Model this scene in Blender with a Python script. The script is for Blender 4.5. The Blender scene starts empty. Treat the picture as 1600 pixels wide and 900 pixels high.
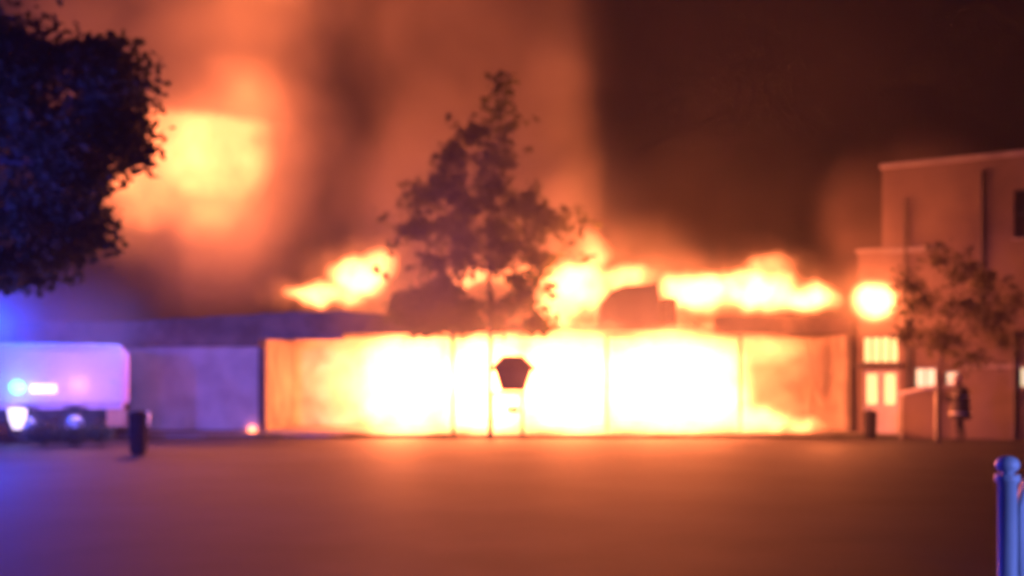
import bpy, bmesh, math, random
from mathutils import Vector, Matrix, noise as mnoise

R = math.radians
S = bpy.context.scene
COL = S.collection

# ------------------------------------------------------------------ camera
EYE, FPX, HOR = 1.6, 1664.0, 597.0       # eye height, focal length in photo pixels, horizon row
cd = bpy.data.cameras.new('camera')
cd.sensor_width = 36.0
cd.lens = FPX / 1600 * 36
cd.shift_y = (HOR - 450) / 1600
cd.clip_start, cd.clip_end = 0.1, 2000
cd.dof.use_dof = True                     # the photograph is softly out of focus throughout
cd.dof.focus_distance = 2.4
cd.dof.aperture_fstop = 2.1
cam = bpy.data.objects.new('camera', cd)
COL.objects.link(cam)
cam.location = (0, 0, EYE)
cam.rotation_euler = (R(90), 0, 0)
S.camera = cam

# ------------------------------------------------------------------ render + view
S.render.engine = 'CYCLES'
S.cycles.use_denoising = True
S.cycles.max_bounces = 6
S.cycles.diffuse_bounces = 2
S.cycles.glossy_bounces = 2
S.cycles.transmission_bounces = 3
S.cycles.transparent_max_bounces = 8
S.cycles.volume_bounces = 0
S.cycles.sample_clamp_indirect = 4.0
S.cycles.volume_step_rate = 2.5
S.cycles.use_adaptive_sampling = True
S.cycles.adaptive_threshold = 0.02
S.cycles.volume_max_steps = 256
S.view_settings.view_transform = 'Standard'
S.view_settings.look = 'None'
S.view_settings.exposure = 0.0
S.view_settings.gamma = 1.0

# ------------------------------------------------------------------ night sky + moon
W = bpy.data.worlds.new('World'); S.world = W; W.use_nodes = True
wn = W.node_tree.nodes; wl = W.node_tree.links
bg = wn['Background']
sky = wn.new('ShaderNodeTexSky'); sky.sky_type = 'NISHITA'; sky.sun_disc = False
sky.sun_elevation = R(2); sky.sun_rotation = R(200)
wl.new(sky.outputs[0], bg.inputs[0]); bg.inputs[1].default_value = 0.0004
sd = bpy.data.lights.new('moon', 'SUN'); sd.energy = 0.004; sd.angle = R(0.5); sd.color = (1, .9, .8)
so = bpy.data.objects.new('moon', sd); COL.objects.link(so)
so.rotation_euler = (R(60), 0, R(-160))

FIRE = (1.0, 0.205, 0.060)

def pt(px, py, D):
    return Vector(((px - 800) / FPX * D, D, EYE - (py - HOR) / FPX * D))

def lamp(name, loc, power, color=FIRE, radius=0.3, spot=None, target=None):
    ld = bpy.data.lights.new(name, 'SPOT' if spot else 'POINT')
    ld.energy = power; ld.color = color; ld.shadow_soft_size = radius
    if spot: ld.spot_size = R(spot); ld.spot_blend = 0.6
    o = bpy.data.objects.new(name, ld); COL.objects.link(o); o.location = loc
    if target is not None:
        o.rotation_euler = (Vector(target) - Vector(loc)).to_track_quat('-Z', 'Y').to_euler()
    return o

# fire light: lamps in the large flames, and added ones for the plume and right wall
lamp('fire_light', pt(315, 310, 38.6), 4200, radius=.8)
lamp('fire_light', pt(385, 130, 39.0), 2300, radius=.8)  # added above the fireball's heart to brighten the plume
lamp('fire_light', pt(410, -50, 39.3), 1300, radius=.8)  # unseen, above any flame: added to brighten the plume top
lamp('fire_light', pt(560, 440, 32.6), 700, radius=.4)
lamp('fire_light', pt(900, 440, 32.0), 1500, radius=.4)
lamp('fire_light', pt(1110, 455, 31.9), 650, radius=.4)
lamp('fire_light', pt(1240, 462, 30.9), 330, radius=.4)
lamp('fire_light', pt(1350, 560, 29.2), 90, radius=.25)  # set below the oval flame to light the lower wall
for x, w_ in ((620, 3000), (760, 1600), (890, 1500), (1020, 1200), (1100, 900)):
    lamp('fire_light', pt(x, 600, 33.7), w_, radius=.6)
lamp('fire_light', pt(1290, 600, 28.6), 430, radius=.2)  # added in open air to brighten the right building's ground floor
# beacons of the emergency vehicles (blue), those beyond the left edge and beside the gate included
lamp('beacon_light', (-10.6, 11.3, 2.3), 2600, (.05, .06, 1.0), .15)
lamp('beacon_light', pt(-20, 505, 24.6), 1500, (.003, .065, 1.0), .15)
lamp('beacon_light', (-10.2, 18.5, 1.6), 1000, (.006, .07, 1.0), .15)
lamp('beacon_light', (-8.0, 22.0, 3.2), 2500, (.22, .19, 1.0), .2, spot=75, target=(-10.2, 32, 2.3))
lamp('beacon_light', (4.75, 4.0, 1.35), 330, (.2, .27, 1.0), .1, spot=80, target=(3.0, 6.2, .75))

# ------------------------------------------------------------------ materials
def mat(name):
    m = bpy.data.materials.new(name); m.use_nodes = True
    nt = m.node_tree
    return m, nt, nt.nodes, nt.links

def solid(name, c1, c2=None, rough=.7, scale=3.0, metallic=0.0, bump=.15, bscale=None, spec=.5, stretch=(1, 1, 1)):
    m, nt, n, l = mat(name)
    b = n['Principled BSDF']
    tc = n.new('ShaderNodeTexCoord'); mp = n.new('ShaderNodeMapping')
    mp.inputs['Scale'].default_value = stretch
    l.new(tc.outputs['Object'], mp.inputs[0])
    ns = n.new('ShaderNodeTexNoise'); ns.inputs['Scale'].default_value = scale; ns.inputs['Detail'].default_value = 5
    l.new(mp.outputs[0], ns.inputs['Vector'])
    rp = n.new('ShaderNodeValToRGB')
    c2 = c2 or tuple(v * .7 for v in c1)
    rp.color_ramp.elements[0].position = .35; rp.color_ramp.elements[1].position = .65
    rp.color_ramp.elements[0].color = (*c2, 1); rp.color_ramp.elements[1].color = (*c1, 1)
    l.new(ns.outputs['Fac'], rp.inputs[0]); l.new(rp.outputs[0], b.inputs['Base Color'])
    b.inputs['Roughness'].default_value = rough; b.inputs['Metallic'].default_value = metallic
    b.inputs['Specular IOR Level'].default_value = spec
    if bump:
        n2 = n.new('ShaderNodeTexNoise'); n2.inputs['Scale'].default_value = bscale or scale * 8; n2.inputs['Detail'].default_value = 4
        l.new(mp.outputs[0], n2.inputs['Vector'])
        bp = n.new('ShaderNodeBump'); bp.inputs['Strength'].default_value = bump; bp.inputs['Distance'].default_value = .02
        l.new(n2.outputs['Fac'], bp.inputs['Height']); l.new(bp.outputs[0], b.inputs['Normal'])
    return m

def glow(name, color, strength):
    m, nt, n, l = mat(name)
    b = n['Principled BSDF']
    b.inputs['Base Color'].default_value = (*[min(.8, c) for c in color], 1)
    b.inputs['Emission Color'].default_value = (*color, 1)
    b.inputs['Emission Strength'].default_value = strength
    return m

def leaf_mat(name, c1, c2, trans=.35):
    m, nt, n, l = mat(name)
    out = n['Material Output']; n.remove(n['Principled BSDF'])
    ob = n.new('ShaderNodeTexCoord'); ns = n.new('ShaderNodeTexNoise'); ns.inputs['Scale'].default_value = 1.7
    l.new(ob.outputs['Object'], ns.inputs['Vector'])
    rp = n.new('ShaderNodeValToRGB'); rp.color_ramp.elements[0].position = .3; rp.color_ramp.elements[1].position = .7
    rp.color_ramp.elements[0].color = (*c1, 1); rp.color_ramp.elements[1].color = (*c2, 1)
    l.new(ns.outputs['Fac'], rp.inputs[0])
    p = n.new('ShaderNodeBsdfPrincipled'); p.inputs['Roughness'].default_value = .8; p.inputs['Specular IOR Level'].default_value = .2
    t = n.new('ShaderNodeBsdfTranslucent')
    l.new(rp.outputs[0], p.inputs['Base Color']); l.new(rp.outputs[0], t.inputs['Color'])
    mx = n.new('ShaderNodeMixShader'); mx.inputs[0].default_value = trans
    l.new(p.outputs[0], mx.inputs[1]); l.new(t.outputs[0], mx.inputs[2]); l.new(mx.outputs[0], out.inputs[0])
    return m

M = {}
M['asphalt'] = solid('wet_asphalt', (.045, .041, .044), (.021, .019, .022), .68, .35, bump=.4, bscale=50, spec=.16)
M['road'] = solid('old_asphalt', (.05, .046, .049), (.029, .027, .03), .7, .45, bump=.35, bscale=48, spec=.16)
M['paving'] = solid('paving', (.16, .15, .14), (.1, .095, .09), .6, 2.5)
M['kerb'] = solid('kerb_stone', (.25, .24, .23), (.17, .16, .15), .7, 4)
M['plaster'] = solid('pale_plaster', (.42, .4, .37), (.30, .28, .26), .8, 1.3)
M['inner'] = solid('scorched_plaster', (.4, .34, .28), (.2, .16, .13), .85, 1.6)
M['soot'] = solid('sooty_timber', (.06, .052, .048), (.03, .027, .025), .8, 5)
M['fascia'] = solid('blistered_fascia', (.14, .11, .095), (.05, .04, .036), .75, 1.5)
M['roof'] = solid('charred_roof_sheet', (.11, .095, .09), (.045, .04, .04), .65, 1.1)
M['render'] = solid('rendered_wall', (.24, .18, .13), (.14, .1, .08), .85, .55)
M['coping'] = solid('pale_coping', (.42, .38, .33), (.3, .27, .24), .7, 2)
M['frame'] = solid('dark_frame', (.06, .05, .045), (.04, .035, .03), .5, 4)
M['whiteframe'] = solid('pale_frame', (.6, .57, .52), (.5, .47, .44), .5, 4)
M['bark'] = solid('bark', (.09, .07, .055), (.045, .036, .03), .9, 6, bump=.5, stretch=(1, 1, .25))
M['leaf'] = leaf_mat('leaf', (.05, .07, .025), (.12, .12, .045), .5)
M['leafdense'] = leaf_mat('clipped_leaf', (.05, .075, .03), (.07, .09, .04), .2)
M['leafdark'] = leaf_mat('dark_leaf', (.04, .06, .035), (.085, .11, .055), .25)
M['leafdry'] = leaf_mat('sparse_leaf', (.1, .09, .045), (.12, .11, .055), .45)
M['grass'] = leaf_mat('grass', (.03, .05, .015), (.06, .07, .03), .3)
M['truck'] = solid('pink_light_truck_paint', (.84, .56, .66), (.78, .5, .6), .3, .7, bump=.02)  # white truck, with the pink cast of the lights put into its colour
M['black'] = solid('black_rubber', (.03, .03, .03), (.02, .02, .02), .8, 8)
M['steel'] = solid('dull_steel', (.45, .45, .45), (.3, .3, .3), .4, 5, metallic=.8)
M['orange'] = solid('firelight_tinted_panel', (.7, .28, .12), (.55, .2, .09), .5, 3)  # orange of the firelight put into the rear panel's colour
M['bin'] = solid('dark_bin', (.028, .025, .028), (.018, .018, .02), .9, 5, spec=.1)
M['wood'] = solid('weathered_wood', (.2, .12, .08), (.1, .06, .045), .7, 4)
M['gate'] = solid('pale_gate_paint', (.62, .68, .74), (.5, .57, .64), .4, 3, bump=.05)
M['coat'] = solid('dark_coat', (.05, .04, .035), (.03, .025, .022), .85, 6)
M['helmet'] = solid('pale_helmet', (.6, .5, .4), (.5, .42, .34), .35, 6)
M['skin'] = solid('skin', (.45, .28, .2), (.4, .24, .17), .6, 8)
M['band'] = solid('reflective_band', (.75, .74, .65), (.6, .6, .5), .3, 8)
M['blue_lamp'] = glow('blue_lamp', (.35, .9, 1.0), 1.6)
M['white_lamp'] = glow('white_lamp', (1.0, .8, 1.0), 1.7)
M['reflection_glass'] = glow('fire_reflection_glass', (1.0, .62, .24), 1.5)  # glow put into the panes for the fire's reflection
M['glowing_glass'] = glow('glowing_window_glass', (1.0, .72, .45), 1.1)  # pane brightness comes from emission
m, nt, n, l = mat('dark_glass'); b = n['Principled BSDF']
b.inputs['Base Color'].default_value = (.02, .02, .022, 1); b.inputs['Roughness'].default_value = .08
M['glass'] = m

# ------------------------------------------------------------------ object helpers
def obj(name, bm, material, parent=None, smooth=False, loc=None):
    me = bpy.data.meshes.new(name)
    bmesh.ops.recalc_face_normals(bm, faces=bm.faces[:])
    bm.to_mesh(me); bm.free()
    if smooth:
        for p in me.polygons: p.use_smooth = True
    if material: me.materials.append(material)
    o = bpy.data.objects.new(name, me); COL.objects.link(o)
    if loc is not None: o.location = loc
    if parent is not None: o.parent = parent
    return o

def tag(o, label, cat, group=None, kind=None):
    if label: o['label'] = label
    if cat: o['category'] = cat
    if group: o['group'] = group
    if kind: o['kind'] = kind
    return o

def thing(name, label, cat, loc=(0, 0, 0), rz=0, group=None):
    o = bpy.data.objects.new(name, None); COL.objects.link(o)
    o.location = loc; o.rotation_euler = (0, 0, rz); o.empty_display_size = .3
    return tag(o, label, cat, group)

def box(bm, x0, x1, y0, y1, z0, z1, bevel=0):
    r = bmesh.ops.create_cube(bm, size=1)
    vs = r['verts']
    for v in vs:
        v.co = Vector((x0 + (v.co.x + .5) * (x1 - x0), y0 + (v.co.y + .5) * (y1 - y0), z0 + (v.co.z + .5) * (z1 - z0)))
    if bevel:
        es = list({e for v in vs for e in v.link_edges})
        bmesh.ops.bevel(bm, geom=es, offset=bevel, segments=2, affect='EDGES')
    return bm

def boxo(name, dims, material, parent=None, bevel=.01):
    bm = bmesh.new(); box(bm, *dims, bevel=bevel)
    return obj(name, bm, material, parent)

def tube(bm, pts, radii, seg=8, cap=True):
    rings = []
    pts = [Vector(p) for p in pts]
    for i, p in enumerate(pts):
        d = (pts[min(i + 1, len(pts) - 1)] - pts[max(i - 1, 0)]).normalized()
        up = Vector((0, 1, 0)) if abs(d.y) < .9 else Vector((1, 0, 0))
        a = d.cross(up).normalized(); b_ = d.cross(a).normalized()
        rings.append([bm.verts.new(p + (a * math.cos(t) + b_ * math.sin(t)) * radii[i])
                      for t in [2 * math.pi * k / seg for k in range(seg)]])
    for i in range(len(rings) - 1):
        for k in range(seg):
            bm.faces.new((rings[i][k], rings[i][(k + 1) % seg], rings[i + 1][(k + 1) % seg], rings[i + 1][k]))
    if cap:
        bm.faces.new(rings[0]); bm.faces.new(rings[-1])
    return bm

def lathe(bm, prof, seg=16, centre=(0, 0)):
    rings = [[bm.verts.new((centre[0] + r * math.cos(2 * math.pi * k / seg), centre[1] + r * math.sin(2 * math.pi * k / seg), z))
              for k in range(seg)] for r, z in prof]
    for i in range(len(rings) - 1):
        for k in range(seg):
            bm.faces.new((rings[i][k], rings[i][(k + 1) % seg], rings[i + 1][(k + 1) % seg], rings[i + 1][k]))
    bm.faces.new(rings[0]); bm.faces.new(rings[-1])
    return bm

def wall_mesh(us, zs, holes, t):
    """wall in the local XZ plane, thickness t towards +Y, with rectangular openings"""
    us = sorted(set(us) | {h[0] for h in holes} | {h[1] for h in holes})
    zs = sorted(set(zs) | {h[2] for h in holes} | {h[3] for h in holes})
    bm = bmesh.new(); vm = {}
    def V(i, j, k):
        if (i, j, k) not in vm: vm[(i, j, k)] = bm.verts.new((us[i], t * k, zs[j]))
        return vm[(i, j, k)]
    def full(i, j):
        if not (0 <= i < len(us) - 1 and 0 <= j < len(zs) - 1): return False
        cu, cz = (us[i] + us[i + 1]) / 2, (zs[j] + zs[j + 1]) / 2
        return not any(h[0] < cu < h[1] and h[2] < cz < h[3] for h in holes)
    for i in range(len(us) - 1):
        for j in range(len(zs) - 1):
            if not full(i, j): continue
            for k in (0, 1):
                bm.faces.new((V(i, j, k), V(i + 1, j, k), V(i + 1, j + 1, k), V(i, j + 1, k)))
            if not full(i - 1, j): bm.faces.new((V(i, j, 0), V(i, j + 1, 0), V(i, j + 1, 1), V(i, j, 1)))
            if not full(i + 1, j): bm.faces.new((V(i + 1, j, 0), V(i + 1, j + 1, 0), V(i + 1, j + 1, 1), V(i + 1, j, 1)))
            if not full(i, j - 1): bm.faces.new((V(i, j, 0), V(i + 1, j, 0), V(i + 1, j, 1), V(i, j, 1)))
            if not full(i, j + 1): bm.faces.new((V(i, j + 1, 0), V(i + 1, j + 1, 0), V(i + 1, j + 1, 1), V(i, j + 1, 1)))
    return bm

# ------------------------------------------------------------------ fields for flames and smoke
def field(nt, lumps, warp_scale, warp_amp, cut=None, detail=2):
    """sum of soft ellipsoids (cx,cy,cz, rx,ry,rz, weight, inner) in object space, edges broken by noise"""
    n, l = nt.nodes, nt.links
    tc = n.new('ShaderNodeTexCoord')
    src = tc.outputs['Object']
    if warp_amp:
        ns = n.new('ShaderNodeTexNoise'); ns.inputs['Scale'].default_value = warp_scale; ns.inputs['Detail'].default_value = detail
        mp = n.new('ShaderNodeMapping'); mp.inputs['Scale'].default_value = (1, 1, .6)
        l.new(src, mp.inputs[0]); l.new(mp.outputs[0], ns.inputs['Vector'])
        sb = n.new('ShaderNodeVectorMath'); sb.operation = 'SUBTRACT'; sb.inputs[1].default_value = (.5, .5, .5)
        l.new(ns.outputs['Color'], sb.inputs[0])
        sc = n.new('ShaderNodeVectorMath'); sc.operation = 'MULTIPLY_ADD'
        sc.inputs[1].default_value = (warp_amp,) * 3
        l.new(sb.outputs[0], sc.inputs[0]); l.new(src, sc.inputs[2]); src = sc.outputs[0]
    total = None
    for (cx, cy, cz, rx, ry, rz, wt, inner) in lumps:
        a = n.new('ShaderNodeVectorMath'); a.operation = 'SUBTRACT'; a.inputs[1].default_value = (cx, cy, cz)
        l.new(src, a.inputs[0])
        d = n.new('ShaderNodeVectorMath'); d.operation = 'DIVIDE'; d.inputs[1].default_value = (rx, ry, rz)
        l.new(a.outputs[0], d.inputs[0])
        ln = n.new('ShaderNodeVectorMath'); ln.operation = 'LENGTH'; l.new(d.outputs[0], ln.inputs[0])
        mr = n.new('ShaderNodeMapRange'); mr.interpolation_type = 'SMOOTHSTEP'
        mr.inputs['From Min'].default_value = inner; mr.inputs['From Max'].default_value = 1.0
        mr.inputs['To Min'].default_value = wt; mr.inputs['To Max'].default_value = 0.0
        l.new(ln.outputs['Value'], mr.inputs['Value'])
        if total is None: total = mr.outputs[0]
        else:
            ad = n.new('ShaderNodeMath'); ad.operation = 'MAXIMUM'
            l.new(total, ad.inputs[0]); l.new(mr.outputs[0], ad.inputs[1]); total = ad.outputs[0]
    if cut:                                # smoke caps the flame: fade above a tilted sheet z = z0 + slope * x
        z0, slope, width = cut
        dt = n.new('ShaderNodeVectorMath'); dt.operation = 'DOT_PRODUCT'; dt.inputs[1].default_value = (-slope, 0, 1)
        l.new(tc.outputs['Object'], dt.inputs[0])
        mr = n.new('ShaderNodeMapRange'); mr.interpolation_type = 'SMOOTHSTEP'
        mr.inputs['From Min'].default_value = z0 - width; mr.inputs['From Max'].default_value = z0 + width
        mr.inputs['To Min'].default_value = 1.0; mr.inputs['To Max'].default_value = .1
        l.new(dt.outputs['Value'], mr.inputs['Value'])
        mu = n.new('ShaderNodeMath'); mu.operation = 'MULTIPLY'; l.new(total, mu.inputs[0]); l.new(mr.outputs[0], mu.inputs[1]); total = mu.outputs[0]
    return total, src

def hull(lumps, grow=1.03):
    bm = bmesh.new(); src = bmesh.new()
    bmesh.ops.create_icosphere(src, subdivisions=2, radius=1.08 * grow)
    for (cx, cy, cz, rx, ry, rz, wt, inner) in lumps:
        for v in src.verts: bm.verts.new((cx + v.co.x * rx, cy + v.co.y * ry, cz + v.co.z * rz))
    src.free()
    bmesh.ops.convex_hull(bm, input=bm.verts[:], use_existing_faces=False)
    bmesh.ops.delete(bm, geom=[v for v in bm.verts if not v.link_faces], context='VERTS')
    return bm

def flame(label, base, lumps, strength, warp=(1.2, .5), name='flame', group='flames of the burning building', cut=None):
    m, nt, n, l = mat('flame_gas')
    n.remove(n['Principled BSDF'])
    f, src = field(nt, lumps, *warp, cut=cut, detail=4)
    ns = n.new('ShaderNodeTexNoise'); ns.inputs['Scale'].default_value = 1.3; ns.inputs['Detail'].default_value = 3
    l.new(src, ns.inputs['Vector'])
    mr = n.new('ShaderNodeMapRange'); mr.inputs['From Min'].default_value = .3; mr.inputs['From Max'].default_value = .7
    mr.inputs['To Min'].default_value = .45; mr.inputs['To Max'].default_value = 1.3
    l.new(ns.outputs['Fac'], mr.inputs['Value'])
    mu = n.new('ShaderNodeMath'); mu.operation = 'MULTIPLY'; l.new(f, mu.inputs[0]); l.new(mr.outputs[0], mu.inputs[1])
    m2 = n.new('ShaderNodeMath'); m2.operation = 'MULTIPLY'; m2.inputs[1].default_value = strength
    l.new(mu.outputs[0], m2.inputs[0])
    e = n.new('ShaderNodeEmission'); e.inputs['Color'].default_value = (*FIRE, 1)
    l.new(m2.outputs[0], e.inputs['Strength'])
    l.new(e.outputs[0], n['Material Output'].inputs['Volume'])
    o = obj(name, hull(lumps), m, loc=base)
    return tag(o, label, 'fire', group)

def smoke(label, base, lumps, density, albedo=(.5, .42, .38), warp=(.35, 2.0), nscale=.3, name='smoke'):
    m, nt, n, l = mat('smoke_gas')
    n.remove(n['Principled BSDF'])
    f, src = field(nt, lumps, *warp)
    ns = n.new('ShaderNodeTexNoise'); ns.inputs['Scale'].default_value = nscale; ns.inputs['Detail'].default_value = 3
    l.new(src, ns.inputs['Vector'])
    mr = n.new('ShaderNodeMapRange'); mr.inputs['From Min'].default_value = .35; mr.inputs['From Max'].default_value = .65
    mr.inputs['To Min'].default_value = .35; mr.inputs['To Max'].default_value = 1.3
    l.new(ns.outputs['Fac'], mr.inputs['Value'])
    mu = n.new('ShaderNodeMath'); mu.operation = 'MULTIPLY'; l.new(f, mu.inputs[0]); l.new(mr.outputs[0], mu.inputs[1])
    m2 = n.new('ShaderNodeMath'); m2.operation = 'MULTIPLY'; m2.inputs[1].default_value = density
    l.new(mu.outputs[0], m2.inputs[0])
    v = n.new('ShaderNodeVolumePrincipled'); v.inputs['Color'].default_value = (*albedo, 1)
    l.new(m2.outputs[0], v.inputs['Density'])
    l.new(v.outputs[0], n['Material Output'].inputs['Volume'])
    o = obj(name, hull(lumps), m, loc=base)
    return tag(o, label, 'smoke', 'smoke above the fire', 'stuff')

# ================================================================== SETTING
bm = bmesh.new(); bmesh.ops.create_grid(bm, x_segments=4, y_segments=4, size=400)
tag(obj('ground', bm, M['asphalt']), 'dark wet asphalt yard in front of the fire', 'ground', kind='structure')
bm = bmesh.new()
vs = [bm.verts.new(p) for p in ((-60, -20, .004), (60, -20, .004), (60, 14.2, .004), (-60, 13.2, .004))]
bm.faces.new(vs)
tag(obj('road', bm, M['road']), 'older strip of asphalt nearest the viewer', 'road', kind='structure')
bm = bmesh.new(); box(bm, -13.5, 10.35, 30.6, 31.85, -.2, .10)
tag(obj('pavement', bm, M['paving']), 'narrow pavement along the foot of the burning building', 'pavement', kind='structure')

# ================================================================== BURNING BUILDING
B = thing('burning_building', 'long low building burning behind its open front, roof half gone', 'building', (0, 32, 0))
zc = .10
# solid wing at the left
obj('wall', wall_mesh([-14.5, -7.62], [0, 2.72], [], .22), M['plaster'], B)
boxo('pier', (-7.62, -7.40, -.04, .26, 0, 2.95), M['soot'], B)
boxo('plinth', (-14.5, -7.63, -.03, -.002, 0, .16), M['soot'], B, 0)
boxo('side_wall', (-14.5, -14.28, .222, 6.0, 0, 2.72), M['plaster'], B)
boxo('partition', (-7.60, -7.42, .262, 4.2, 0, 2.95), M['fascia'], B)
# posts of the open front
for px in (708, 948, 1157):
    x = (px - 800) / 52
    boxo('post', (x - .042, x + .042, 0, .084, 0, 3.02), M['soot'], B)
boxo('corner_post', (10.13, 10.33, -.02, .2, 0, 3.02), M['soot'], B)
# fascia boards (the middle one sags)
for a, b_, za, zb, zc_ in ((-14.7, -11.0, 2.62, 3.38, 3.42), (-10.99, -7.5, 2.66, 3.42, 3.62), (-7.49, -5.0, 2.86, 3.64, 3.72), (-4.99, -3.0, 3.04, 3.70, 3.55),
                     (-2.99, 1.2, 3.08, 3.4, 3.28), (1.21, 5.98, 3.14, 3.22, 3.22), (5.99, 8.2, 3.05, 3.55, 3.6), (8.21, 10.12, 3.05, 3.6, 3.55)):
    bm = bmesh.new(); n_ = 8; rows = []
    for k in range(n_ + 1):
        u = k / n_; x = a + (b_ - a) * u; zt = zb + (zc_ - zb) * u + .05 * mnoise.noise((x * 1.3, 7, 0)) + .02 * mnoise.noise((x * 6, 3, 0))
        rows.append([bm.verts.new(c) for c in ((x, -.37, za), (x, -.32, za), (x, -.32, zt), (x, -.37, zt))])
    for k in range(n_):
        for q_ in range(4): bm.faces.new((rows[k][q_], rows[k][(q_ + 1) % 4], rows[k + 1][(q_ + 1) % 4], rows[k + 1][q_]))
    bm.faces.new(rows[0]); bm.faces.new(rows[-1])
    obj('fascia_board', bm, M['fascia'], B)
    boxo('soffit_board', (a, b_, -.318, -.001, za + .01, za + .035), M['fascia'], B, 0)
# back wall and end wall of the burning room, floor
obj('back_wall', wall_mesh([-7.4, 10.3], [0, 3.1], [], .2), M['inner'], B).location = (0, 4.2, 0)
boxo('end_wall', (10.10, 10.32, .22, 4.18, 0, 3.05), M['fascia'], B)
boxo('floor_slab', (-7.41, 10.09, -.14, 4.19, -.1, .13), M['paving'], B, 0)
# roof: corrugated sheets, burnt through in places
def sheet(x0, x1, y0, y1, z0, z1, seed):
    bm = bmesh.new(); rnd = random.Random(seed)
    nx = max(2, int((x1 - x0) / .08)); rows = []
    for j in range(5):
        row = []
        for i in range(nx + 1):
            u = i / nx; v = j / 4
            zz = z0 + (z1 - z0) * v + .018 * (1 if i % 2 else -1) + .05 * mnoise.noise((u * 3 + seed, v * 3, seed))
            yy = y0 + (y1 - y0) * v
            if j == 4: yy += .25 * mnoise.noise((u * 6, seed * 1.7, 0)); zz += .12 * mnoise.noise((u * 5, seed * .7, 3))
            row.append(bm.verts.new((x0 + (x1 - x0) * u, yy, zz)))
        rows.append(row)
    for j in range(4):
        for i in range(nx):
            bm.faces.new((rows[j][i], rows[j][i + 1], rows[j + 1][i + 1], rows[j + 1][i]))
    o = obj('roof_sheet', bm, M['roof'], B)
    md = o.modifiers.new('thickness', 'SOLIDIFY'); md.thickness = .012
    return o
k = 0
x = -14.75
while x < -7.8:
    sheet(x, x + 1.0, -.30, 3.2, 3.02, 3.3, k); x += 1.005; k += 1
for x0, full_, dz in ((-7.71, 1, .2), (-6.70, 1, .2), (-5.69, .8, .2), (-4.68, .45, .2), (-3.67, .6, .2), (-2.66, .7, .2), (-1.65, .5, .2), (-.64, .35, .2),
                 (1.38, .18, .2), (2.39, .3, .2), (5.95, .5, .2), (6.96, .65, .2), (7.97, .7, .2), (8.98, .75, .2), (9.08, .8, .203)):
    sheet(x0, x0 + 1.0, -.30, -.30 + 3.5 * full_, 3.03 + dz, 3.03 + dz + .5 * full_, k); k += 1
# half-round dormer standing on the front of the roof
bm = bmesh.new()
prof = [(2.57, 3.2), (2.59, 3.78), (2.70, 4.03), (2.95, 4.30), (3.3, 4.45), (4.1, 4.51), (4.33, 4.57), (4.40, 4.1), (4.44, 3.2)]
fr = [bm.verts.new((x, -.30, z)) for x, z in prof]; bk = [bm.verts.new((x, 1.1, z)) for x, z in prof]
bm.faces.new(fr); bm.faces.new(bk[::-1])
for i in range(len(prof)):
    bm.faces.new((fr[i], fr[(i + 1) % len(prof)], bk[(i + 1) % len(prof)], bk[i]))
dm = obj('dormer', bm, M['roof'], B); boxo('roof_vent', (4.50, 4.92, -.2, .5, 3.2, 4.1), M['fascia'], B, .03); dm['label'] = 'dark half-round dormer on the front of the roof'
# charred rafters showing where the sheets are gone
for i, x in enumerate((-4.3, -2.2, -.2, .9, 1.9, 4.75, 5.5)):
    bm = bmesh.new(); tube(bm, [(x, -.2, 3.28), (x + .05, 1.5, 3.62 - .1 * (i % 3)), (x - .03, 3.0 - .3 * (i % 2), 3.95 - .25 * (i % 3))], [.05, .045, .03], 6)
    obj('rafter', bm, M['soot'], B)

# ================================================================== BUILDING AT THE RIGHT
A2 = Vector((10.24, 31.53)); B2 = Vector((18.3, 26.83))
ang = math.atan2(B2.y - A2.y, B2.x - A2.x); LEN = (B2 - A2).length
T = thing('two_storey_building', 'tall flat-roofed building with pale coping, orange in the firelight at right', 'building', (A2.x, A2.y, 0), ang)
def u_at(px):
    s = (px - 800) / FPX; d = (B2 - A2) / LEN
    return (s * A2.y - A2.x) / (d.x - s * d.y)
def uz(px, py):
    u = u_at(px); D = A2.y + (B2 - A2).y / LEN * u
    return u, EYE - (py - HOR) / FPX * D
def rect(x0, y0, x1, y1):
    a = uz(x0, y1); b_ = uz(x1, y0)
    return (a[0], b_[0], a[1], b_[1])
door = (max(.12, u_at(1342)), u_at(1404), 0, 1.95)
fan = (max(.12, u_at(1344)), u_at(1404), 2.15, 2.95)
w1 = rect(1428, 574, 1463, 606); w2 = rect(1476, 580, 1499, 602); w3 = rect(1592, 572, 1640, 606)
w4 = rect(1584, 292, 1640, 372); w5 = rect(1430, 300, 1470, 360)
H2 = 7.84
US = u_at(1378)                     # the upper storey starts a little further right
holes = [door, fan, w1, w2, w3, w4, (0, US, 5.42, H2)]
obj('wall', wall_mesh([0, LEN], [0, H2], holes, .28), M['render'], T)
boxo('return_wall', (0, .26, .282, 8, 0, 5.42), M['render'], T)
boxo('return_wall', (US, US + .26, .282, 8, 5.44, H2), M['render'], T)
boxo('lower_coping', (-.06, US - .003, -.07, .35, 5.422, 5.52), M['coping'], T, .01)
boxo('roof_slab', (US + .262, LEN, .282, 8, H2 - .5, H2 - .3), M['paving'], T)
boxo('coping', (US - .06, LEN, -.07, .35, H2 + .002, H2 + .14), M['coping'], T, .015)
boxo('string_course', (US + .003, u_at(1472), -.06, -.002, 5.35, 5.5), M['coping'], T)
boxo('canopy_slab', (-.02, u_at(1412), -.45, -.004, 2.0, 2.12), M['soot'], T)
boxo('band_course', (u_at(1500), LEN, -.05, -.002, 1.98, 2.08), M['coping'], T)
for px, z0, z1 in ((1415, 2.2, 6.9), (1465, 0, 1.9), (1535, 3.2, 7.5), (1585, 0, 3.0)):
    u = u_at(px); bm = bmesh.new(); tube(bm, [(u, -.05, z0), (u, -.05, z1)], [.045, .045], 8)
    obj('downpipe', bm, M['frame'], T)
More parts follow.
